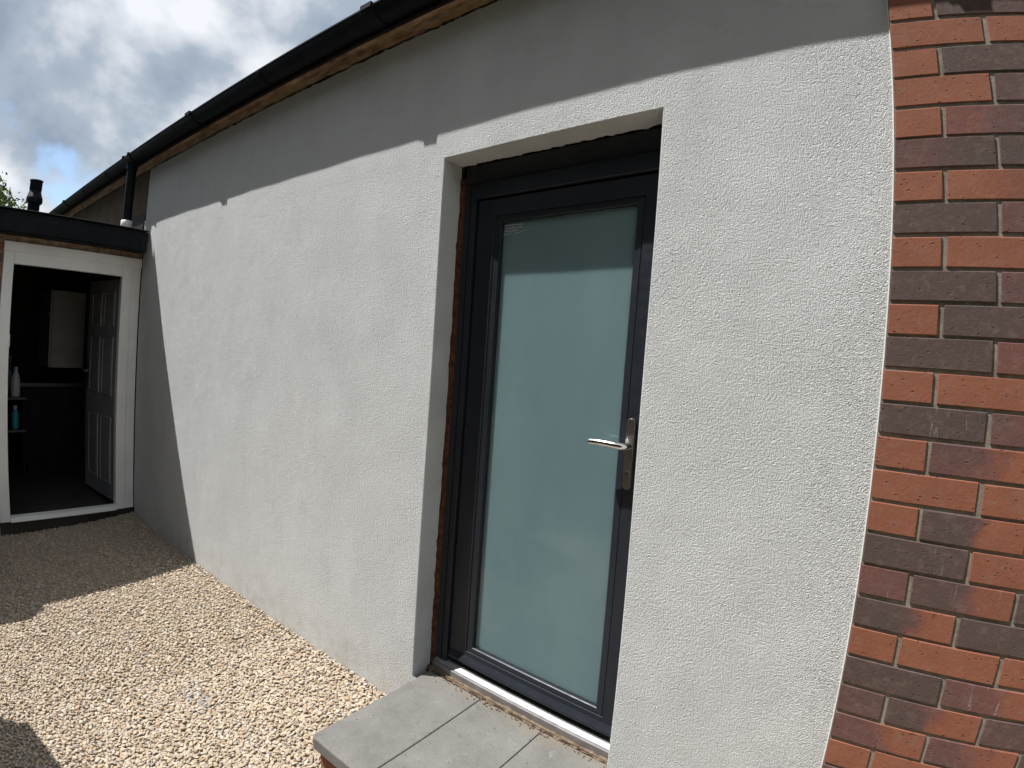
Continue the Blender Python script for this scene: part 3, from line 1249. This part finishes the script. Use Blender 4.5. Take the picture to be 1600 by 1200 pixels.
# ------------------------------------------------------------------ doorstep
def doorstep():
    st = thing('doorstep', 'raised doorstep of grey concrete slabs on a brick base below the glazed door', 'step', (-1.0, -.22, 0))
    x = -1.42
    r = random.Random(3)
    for i in range(3):
        b = MB()
        a, c = x + (0 if i == 0 else .0016), x + .275 - .0016
        rc = [.022, .006, .003, .003] if i == 0 else ([.005] * 4)
        zt = .160 - r.uniform(0, .001)
        def outline(d):
            y0, y1 = -.488, .071
            cs = [(a + rc[0], y0 + rc[0], math.pi, rc[0]), (c - rc[1], y0 + rc[1], 1.5 * math.pi, rc[1]), (c - rc[2], y1 - rc[2], 0, rc[2]), (a + rc[3], y1 - rc[3], .5 * math.pi, rc[3])]
            return [(px + (q - d) * math.cos(st + k * math.pi / 10), py + (q - d) * math.sin(st + k * math.pi / 10)) for px, py, st, q in cs for k in range(6)]
        ch = .0045 if i == 0 else .0024
        rings = [[(x_, y_, .118) for x_, y_ in outline(0)], [(x_, y_, zt - ch) for x_, y_ in outline(0)], [(x_, y_, zt - ch * .3) for x_, y_ in outline(ch * .35)], [(x_, y_, zt) for x_, y_ in outline(ch)]]
        n = 24
        for A, B in zip(rings[:-1], rings[1:]):
            b.add(A + B, [(k, (k + 1) % n, n + (k + 1) % n, n + k) for k in range(n)])
        b.add(rings[-1], [tuple(range(n))])
        b.add(rings[0], [tuple(range(n))[::-1]])
        o = b.build('paving_slab', M['slab'], st)
        x += .275
    b = MB()
    b.box(-1.3985, -.615, -.462, -.002, -.2, .1165)
    base = b.build('step_base', M['mortar'], st)
    # brick courses of the base
    rr = random.Random(4)
    cache = {}

    def mesh(L):
        k = round(L, 3)
        if k not in cache:
            vs, fs = chamfer_box(-L / 2, L / 2, 0, .03, -.0325, .0325, .003)
            q = MB()
            q.add(vs, fs)
            cache[k] = q.mesh('brick', M['brick'])
        return cache[k]
    for row, z in enumerate((.080, .005)):
        xx = -1.4 - (.11 if row else 0)
        while xx < -.62:
            a, c = max(xx, -1.4), min(xx + .215, -.613)
            if c - a > .03:
                o = link('brick', mesh(c - a), base)
                o.location = ((a + c) / 2, -.465, z)
                o['tone_a'] = o['tone_b'] = rr.choice([R_, D_, .7])
                o['seed'] = rr.uniform(0, 30)
                o['chalk'] = 0.0
            xx += .225
        yy = -.462 + (.11 if row else 0)
        while yy < -.03:
            L = min(.215, -.004 - yy)
            if L > .03:
                o = link('brick', mesh(L), base)
                o.location = (-1.4015, yy + L / 2, z)
                o.rotation_euler = (0, 0, -math.pi / 2)
                o['tone_a'] = o['tone_b'] = rr.choice([R_, D_, .7])
                o['seed'] = rr.uniform(0, 30)
                o['chalk'] = 0.0
            yy += .225
    # mortar haunch and crumbs along the threshold
    n = 120
    xs = np.linspace(OX0 + .002, OX1 - .002, n)
    j1, j2 = jag(n, .006, 61), jag(n, .0035, 62)
    m = MB()
    v = []
    for i in range(n):
        f0 = .0725 + .7 * float(j1[i])
        v += [(xs[i], f0, .1605), (xs[i], f0 + .006, .1625 + abs(float(j2[i])) * .7), (xs[i], .084, .1650 + float(j2[i]) * .6), (xs[i], .0895, .1675 + float(j2[i]) * .6)]
    f = []
    for i in range(n - 1):
        for q in range(3):
            a, c = 4 * i + q, 4 * (i + 1) + q
            f.append((a, c, c + 1, a + 1))
    m.add(v, f)
    m.build('mortar_bed', M['dirt_mortar'], st)
    v0, f0 = ico(0)
    cr = MB()
    for _ in range(150):
        cx = rr.uniform(OX0 + .02, OX1 - .01)
        cy = .06 + rr.gauss(0, .008) if rr.random() < .8 else rr.uniform(-.4, .05)
        if cy > .07:
            cy = .07
        s = rr.uniform(.0012, .0042) * (1 if cy > .03 else .6)
        p = v0 * np.array([s * rr.uniform(.8, 1.5), s, s * .7]) + np.array([cx, cy, .1605 + s * .4])
        cr.add(p.tolist(), [tuple(int(i) for i in q) for q in f0])
    o = cr.build('mortar_crumbs', M['dirt_mortar'], st)
    o['kind'] = 'stuff'


doorstep()


# ------------------------------------------------------------------ flat-roofed extension with the open white door
EX = -4.72


def extension():
    e = thing('extension', 'flat-roofed side extension with black gutter and open white-framed doorway', 'extension', (-6.2, -1.5, 0))
    b = MB()
    b.box(EX - .25, EX, -3.2, -.954, -.3, 2.16)          # front wall left of the doorway
    b.box(EX - .25, EX - .004, -.954, -.001, 2.034, 2.16)     # over the doorway
    b.box(-8.0, -7.75, -3.2, -.001, -.3, 2.16)
    b.box(-7.75, EX - .25, -3.2, -3.0, -.3, 2.16)
    b.build('wall', M['soffit'], e)
    b = MB()
    b.box(EX - .25, EX - .02, -.954, -.001, -.3, .072)
    b.build('plinth', M['dark_wall'], e)
    # bricks left of the doorway, seen as a sliver
    w = MB()
    w.box(EX - .02, EX + .001, -3.2, -.957, -.2, 2.05)
    bw = w.build('brick_skin', M['mortar'], e)
    r = random.Random(31)
    ca = {}

    def mesh(L):
        k = round(L, 3)
        if k not in ca:
            vs, fs = chamfer_box(-L / 2, L / 2, 0, .02, -.0325, .0325, .003)
            q = MB()
            q.add(vs, fs)
            ca[k] = q.mesh('brick', M['brick'])
        return ca[k]
    for row in range(27):
        y = -.957
        first = .215 if row % 2 else .1025
        while y > -1.7:
            L = first if y > -.96 else .215
            o = link('brick', mesh(L), bw)
            o.location = (EX + .0035, y - L / 2, .01 + row * .075 + .0325)
            o.rotation_euler = (0, 0, math.pi / 2)
            o['tone_a'] = o['tone_b'] = r.choice([R_, R_, .75, P_])
            o['seed'] = r.uniform(0, 30)
            o['chalk'] = 0.0
            y -= L + .01
    b = MB()
    b.box(-8.05, -4.605, -3.3, -.002, 2.162, 2.232)
    rf = b.build('roof', M['felt'], e)
    b = MB()
    b.box(-4.604, -4.586, -3.3, -.03, 2.062, 2.236, .002)
    b.build('fascia', M['black_dull'], e)
    b = MB()
    b.box(EX + .002, -4.606, -3.3, -.03, 2.100, 2.112)
    b.build('soffit', M['black_dull'], e)
    b = MB()
    b.box(-4.64, -4.566, -3.3, -.01, 2.2365, 2.243, .001)
    b.build('drip_trim', M['alu'] if False else M['felt'], e)
    g = MB()
    pr = [(-4.584, 2.20), (-4.584, 2.085), (-4.575, 2.070), (-4.53, 2.068), (-4.515, 2.080), (-4.510, 2.195), (-4.505, 2.20), (-4.505, 2.206), (-4.514, 2.206), (-4.519, 2.085), (-4.533, 2.073), (-4.573, 2.074), (-4.580, 2.086), (-4.580, 2.20)]
    g.extrude(pr, 'y', -3.3, -.036)
    gt = g.build('gutter', M['black_pvc'], e)
    for y in (-.062, -1.0, -2.0):
        k = MB()
        k.extrude([(-4.588, 2.225), (-4.588, 2.075), (-4.577, 2.064), (-4.528, 2.062), (-4.509, 2.077), (-4.5045, 2.19), (-4.5095, 2.19), (-4.514, 2.08), (-4.53, 2.0675), (-4.5765, 2.0685), (-4.5835, 2.08), (-4.5835, 2.225)], 'y', y - .02, y + .02)
        k.build('gutter_bracket', M['black_pvc'], gt)
    # upstand flashing against the old wall
    f = MB()
    f.extrude([(.018, 2.232), (.018, 2.42), (.004, 2.40), (-.02, 2.245), (-.10, 2.2335)], 'x', -5.5, -4.718)
    f.build('flashing', M['black_dull'], e)
    # door frame
    d = MB()
    x0, x1 = EX - .05, EX + .012
    d.box(x0, x1, -.952, -.880, .078, 2.03, .003)
    d.box(x0, x1, -.137, -.066, .078, 2.03, .003)
    d.box(x0, x1, -.880, -.137, 1.885, 2.03, .003)
    fr = d.build('door_frame', M['white_pvc'], e, 'white plastic frame of the open doorway')
    d = MB()
    d.box(EX - .04, EX + .004, -.066, -.003, .078, 2.03, .002)
    d.box(EX - .04, EX + .020, -.956, -.003, 1.965, 2.036, .003)
    d.build('cover_trim', M['white_pvc'], fr)
    d = MB()
    d.extrude([(x0, .078), (x0, .112), (x1, .108), (x1 + .018, .098), (x1 + .02, .078)], 'y', -.880, -.137)
    d.build('door_sill', M['white_pvc'], fr)
    k = MB()
    k.box(EX - .035, EX - .012, -.8795, -.872, 1.31, 1.40, .001)
    k.build('strike_plate', M['chrome'], fr)
    # open leaf, hinged on the wall side and swung inwards
    L, T = .745, .044
    lf = MB()
    lf.box(-L, 0, 0, T, .115, 1.875, .003)
    leaf = lf.build('door', M['white_gloss'], e, 'white panelled door swung open into the dark room')
    parts = [leaf]
    for (u0, u1) in ((.10, .345), (.405, .65)):
        for (z0, z1) in ((.24, .78), (.95, 1.42), (1.50, 1.78)):
            p = MB()
            def rg(i, y):
                return [(-u1 + i, y, z0 + i), (-u0 - i, y, z0 + i), (-u0 - i, y, z1 - i), (-u1 + i, y, z1 - i)]
            rs = [rg(0, 0.001), rg(.004, -.006), rg(.016, -.006), rg(.022, -.001), rg(.04, -.004)]
            for a, c in zip(rs[:-1], rs[1:]):
                p.add(a + c, [(q, (q + 1) % 4, 4 + (q + 1) % 4, 4 + q) for q in range(4)])
            p.add(rs[-1], [(0, 1, 2, 3)])
            parts.append(p.build('door_panel', M['white_gloss'], leaf))
    h = MB()
    h.box(-.70, -.67, -.008, 0, .98, 1.20, .003)
    h.tube([(-.685, -.005, 1.12), (-.685, -.045, 1.12), (-.67, -.052, 1.12), (-.57, -.052, 1.12)], .008, 10)
    h.build('handle', M['chrome'], leaf)
    leaf.matrix_parent_inverse = wm(e).inverted()
    leaf.location = (EX - .055, -.125, 0)
    leaf.rotation_euler = (0, 0, math.radians(3.5))
    # room inside
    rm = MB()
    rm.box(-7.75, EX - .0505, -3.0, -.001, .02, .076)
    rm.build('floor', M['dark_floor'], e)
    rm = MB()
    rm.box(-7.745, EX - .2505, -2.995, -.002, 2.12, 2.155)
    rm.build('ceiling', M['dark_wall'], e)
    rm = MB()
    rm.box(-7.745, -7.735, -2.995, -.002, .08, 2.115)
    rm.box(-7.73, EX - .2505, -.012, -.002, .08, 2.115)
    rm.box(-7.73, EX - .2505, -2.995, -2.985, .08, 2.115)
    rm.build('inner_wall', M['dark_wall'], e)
    # soil vent pipe standing on the flat roof
    v = MB()
    z = 2.232
    v.lathe([(.056, z), (.056, z + .02), (.047, z + .025), (.047, 2.452), (.062, 2.452), (.064, 2.458), (.064, 2.485), (.060, 2.50), (.056, 2.502), (.056, 2.514), (.051, 2.516), (.051, 2.53), (.047, 2.532),
             (.047, 2.556), (.049, 2.558), (.0485, 2.622), (.053, 2.626), (.053, 2.634), (.04, 2.634), (.04, 2.60)], -5.4, -.694, 28)
    for a in range(6):
        t = a * math.pi / 3
        v.box(-5.4 + .0625 * math.cos(t) - .006, -5.4 + .0625 * math.cos(t) + .006, -.694 + .0625 * math.sin(t) - .006, -.694 + .0625 * math.sin(t) + .006, 2.446, 2.47)
    v.build('vent_pipe', M['black_pvc'], e, 'black vent pipe with stepped collar on the flat roof')
    return e


extension()


# ------------------------------------------------------------------ things inside the doorway
def inside():
    c = thing('wall_cabinet', 'cream wall cabinet seen side-on in the dark room behind the open doorway', 'cabinet', (-6.65, -.17, 1.08))
    b = MB()
    b.box(-6.95, -6.35, -.31, -.014, 1.085, 1.83, .002)
    b.build('carcass', M['cab'], c)
    b = MB()
    b.box(-6.948, -6.352, -.331, -.313, 1.087, 1.828, .003)
    d = b.build('cabinet_door', M['cab'], c)
    b = MB()
    b.tube([(-6.40, -.331, 1.50), (-6.40, -.352, 1.50), (-6.40, -.352, 1.60), (-6.40, -.331, 1.60)], .005, 8)
    b.build('handle', M['chrome'], d)
    u = thing('base_unit', 'dark base unit with worktop below the cream cabinet indoors', 'worktop', (-6.65, -.3, .08))
    b = MB()
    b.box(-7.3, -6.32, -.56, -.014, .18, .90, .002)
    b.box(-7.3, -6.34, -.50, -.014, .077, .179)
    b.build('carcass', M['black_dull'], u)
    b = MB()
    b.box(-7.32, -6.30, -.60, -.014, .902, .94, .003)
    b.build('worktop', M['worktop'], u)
    t = thing('shelf_unit', 'dark shelving at the left inside the doorway holding bottles', 'shelves', (-6.4, -.9, .08))
    for z in (.52, .812):
        b = MB()
        b.box(-6.75, -6.0, -1.2, -.57, z, z + .022, .002)
        b.build('shelf', M['worktop'], t)
    for x in (-6.74, -6.03):
        for y in (-1.19, -.595):
            b = MB()
            b.box(x, x + .022, y, y + .022, .077, 1.10 if y < -1 else .83, .002)
            b.build('leg', M['black_dull'], t)
    for nm, lab, x, y, z, prof, m, capm in (
        ('bottle', 'milky white bottle on the upper shelf inside the doorway', -6.06, -.655, .836, [(.0, 0), (.038, 0), (.042, .008), (.040, .15), (.028, .20), (.016, .225), (.016, .24)], 'milk', 'milk'),
        ('bottle', 'teal bottle on the lower shelf inside the doorway', -6.06, -.655, .544, [(.0, 0), (.028, 0), (.03, .006), (.03, .14), (.02, .165), (.012, .175), (.012, .185)], 'teal', 'milk'),
        ('spray_bottle', 'navy spray bottle behind the white bottle inside the doorway', -6.45, -.66, .836, [(.0, 0), (.05, 0), (.052, .01), (.05, .16), (.03, .24), (.016, .27), (.016, .30)], 'navy', 'navy')):
        o = thing(nm, lab, 'bottle', (x, y, z))
        b = MB()
        b.lathe([(max(q, .001), z + h) for q, h in prof], x, y, 20)
        b.build('body', M[m], o)
        top = z + prof[-1][1]
        b = MB()
        b.lathe([(.018, top - .004), (.018, top + .022), (.012, top + .026)], x, y, 16)
        if nm == 'spray_bottle':
            b.box(x - .015, x + .06, y - .01, y + .01, top + .024, top + .05, .003)
            b.box(x + .03, x + .04, y - .006, y + .006, top - .02, top + .026, .002)
        b.build('cap', M[capm], o)


inside()


# ------------------------------------------------------------------ wheelie bins out of view, added as guessed casters of shadows reaching in
def bin_(label, loc, body, lidm, rz):
    o = thing('shadow_bin', label, 'bin', (0, 0, 0), 'bins added out of view for their shadows')
    b = MB()
    lo = [(-.20, -.24), (.20, -.24), (.20, .22), (-.20, .22)]
    hi = [(-.265, -.31), (.265, -.31), (.265, .33), (-.265, .33)]
    def rr(p, rad):
        out = []
        cx = [(p[0][0] + rad, p[0][1] + rad), (p[1][0] - rad, p[1][1] + rad), (p[2][0] - rad, p[2][1] - rad), (p[3][0] + rad, p[3][1] - rad)]
        st = (math.pi, 1.5 * math.pi, 0, .5 * math.pi)
        for (x, y), s in zip(cx, st):
            for k in range(5):
                a = s + k * math.pi / 8
                out.append((x + rad * math.cos(a), y + rad * math.sin(a)))
        return out
    def loft(b, rings):
        n = len(rings[0])
        for A, B in zip(rings[:-1], rings[1:]):
            b.add(A + B, [(k, (k + 1) % n, n + (k + 1) % n, n + k) for k in range(n)])
        b.add(rings[-1], [tuple(range(n))])
        b.add(rings[0], [tuple(range(n))[::-1]])
    A, B = rr(lo, .05), rr(hi, .07)
    loft(b, [[(x, y, .06) for x, y in A], [(x, y, .93) for x, y in B]])
    b.build('body', body, o)
    b = MB()
    ring = [[(x * s, y * s, z) for x, y in B] for s, z in ((1.0, .932), (1.05, .936), (1.05, .965), (.98, .995), (.8, 1.015))]
    loft(b, ring)
    b.box(-.2, .2, .33, .385, .945, .962, .006)
    b.build('lid', lidm, o)
    for s in (-.24, .24):
        b = MB()
        pr = [(.25 + .1 * math.cos(a), .1 + .1 * math.sin(a)) for a in np.linspace(0, 2 * math.pi, 24, endpoint=False)]
        b.extrude(pr, 'x', s - .025, s + .025)
        b.build('wheel', M['black_dull'], o)
    o.location = loc
    o.rotation_euler = (0, 0, rz)
    return o


bin_('black wheelie bin left of the view, added to cast the corner shadow', (-2.56, -1.86, float(ground_z(-2.5, -1.8)) + .01), M['bin_black'], M['bin_black'], math.radians(8))
bin_('green wheelie bin left of the view, added to cast the shadow bump', (-4.05, -1.58, float(ground_z(-4, -1.6)) + .01), M['bin_green'], M['bin_green'], math.radians(-4))


# ------------------------------------------------------------------ foliage
def leaves(name, mat, centers, size, seed, parent):
    r = np.random.default_rng(seed)
    n = len(centers)
    d = r.normal(size=(n, 3))
    d /= np.linalg.norm(d, axis=1)[:, None]
    e = np.cross(d, r.normal(size=(n, 3)))
    e /= np.linalg.norm(e, axis=1)[:, None]
    s = size * r.uniform(.6, 1.3, n)[:, None]
    nn = np.cross(d, e)
    V = np.stack([centers - d * s, centers - e * s * .42 + nn * s * .12, centers + d * s, centers + e * s * .42 + nn * s * .12], 1).reshape(-1, 3)
    F = np.arange(4 * n).reshape(-1, 4)
    me = bpy.data.meshes.new(name)
    me.from_pydata(V.tolist(), [], F.tolist())
    at = me.attributes.new('leaf_tone', 'FLOAT', 'POINT')
    at.data.foreach_set('value', np.repeat(r.uniform(0, 1, n), 4).astype(np.float32))
    me.materials.append(mat)
    me.update()
    return link(name, me, parent)


def tree():
    t = thing('tree', 'green leafy tree top showing above the flat roof at far left', 'tree', (-16, -.55, -.16))
    tr = MB()
    tr.tube([(-16, -.55, -.16), (-16.03, -.53, 1.2), (-15.95, -.57, 2.4), (-16, -.55, 3.9)], [.16, .13, .10, .04], 12)
    r = np.random.default_rng(5)
    tips = []
    for k in range(16):
        a = r.uniform(0, 2 * math.pi)
        z0 = r.uniform(1.9, 3.8)
        L = r.uniform(.7, 1.35)
        el = r.uniform(.2, 1.0)
        p0 = np.array([-16, -.55, z0])
        p2 = p0 + L * np.array([math.cos(a) * math.cos(el), math.sin(a) * math.cos(el), math.sin(el)])
        p1 = (p0 + p2) / 2 + np.array([0, 0, -.06])
        tr.tube([tuple(p0), tuple(p1), tuple(p2)], [.045, .03, .01], 7)
        tips += [p1, p2]
    tr.build('trunk', M['bark'], t)
    cs = []
    for p in tips:
        for _ in range(4):
            c = p + r.normal(0, .2, 3)
            cs.append(c + r.normal(0, .15, (95, 3)))
    # a few loose sprays
    for _ in range(22):
        a, el = r.uniform(0, 2 * math.pi), r.uniform(-.2, 1.4)
        c = np.array([-16, -.55, 3.4]) + 1.45 * r.uniform(.7, 1) * np.array([math.cos(a) * math.cos(el), math.sin(a) * math.cos(el), math.sin(el) * .95])
        cs.append(c + r.normal(0, .11, (70, 3)))
    leaves('crown', M['leaf'], np.concatenate(cs), .062, 6, t)


tree()


def sky_block_hedge():  # unseen, added so that less sky light reaches the wall
    h = thing('sky_block_hedge', 'tall conifer row behind the viewer, added out of view to block sky light', 'sky_block_hedge', (-1.5, -4.9, -.16))
    r = np.random.default_rng(15)
    n = 42000
    x = r.uniform(-9, 7, n)
    top = 5.6 + .25 * np.sin(x * 1.7) + .15 * np.sin(x * 4.3 + 1)
    y = -4.9 + np.where(r.random(n) < .75, r.normal(.62, .1, n), r.uniform(-.6, .6, n))
    z = r.uniform(-.1, 1, n) * top
    leaves('crown', M['sky_block_hedge'], np.stack([x, y, z], 1), .12, 16, h)
    c = MB()
    xs = np.linspace(-9, 7, 60)
    t = 5.4 + .25 * np.sin(xs * 1.7) + .15 * np.sin(xs * 4.3 + 1)
    v, f = [], []
    for i in range(60):
        w = .45 + .06 * math.sin(i * 1.9)
        v += [(xs[i], -4.9 + w, -.1), (xs[i], -4.9 + w * .95, t[i] * .6), (xs[i], -4.9 + w * .6, t[i]), (xs[i], -4.9 - w * .6, t[i]), (xs[i], -4.9 - w, -.1)]
    for i in range(59):
        for q in range(4):
            a, d = 5 * i + q, 5 * (i + 1) + q
            f.append((a, d, d + 1, a + 1))
    c.add(v, f)
    c.build('trunk', M['bark'], h)  # solid core, no trunk: stops light passing through the added leaves


sky_block_hedge()
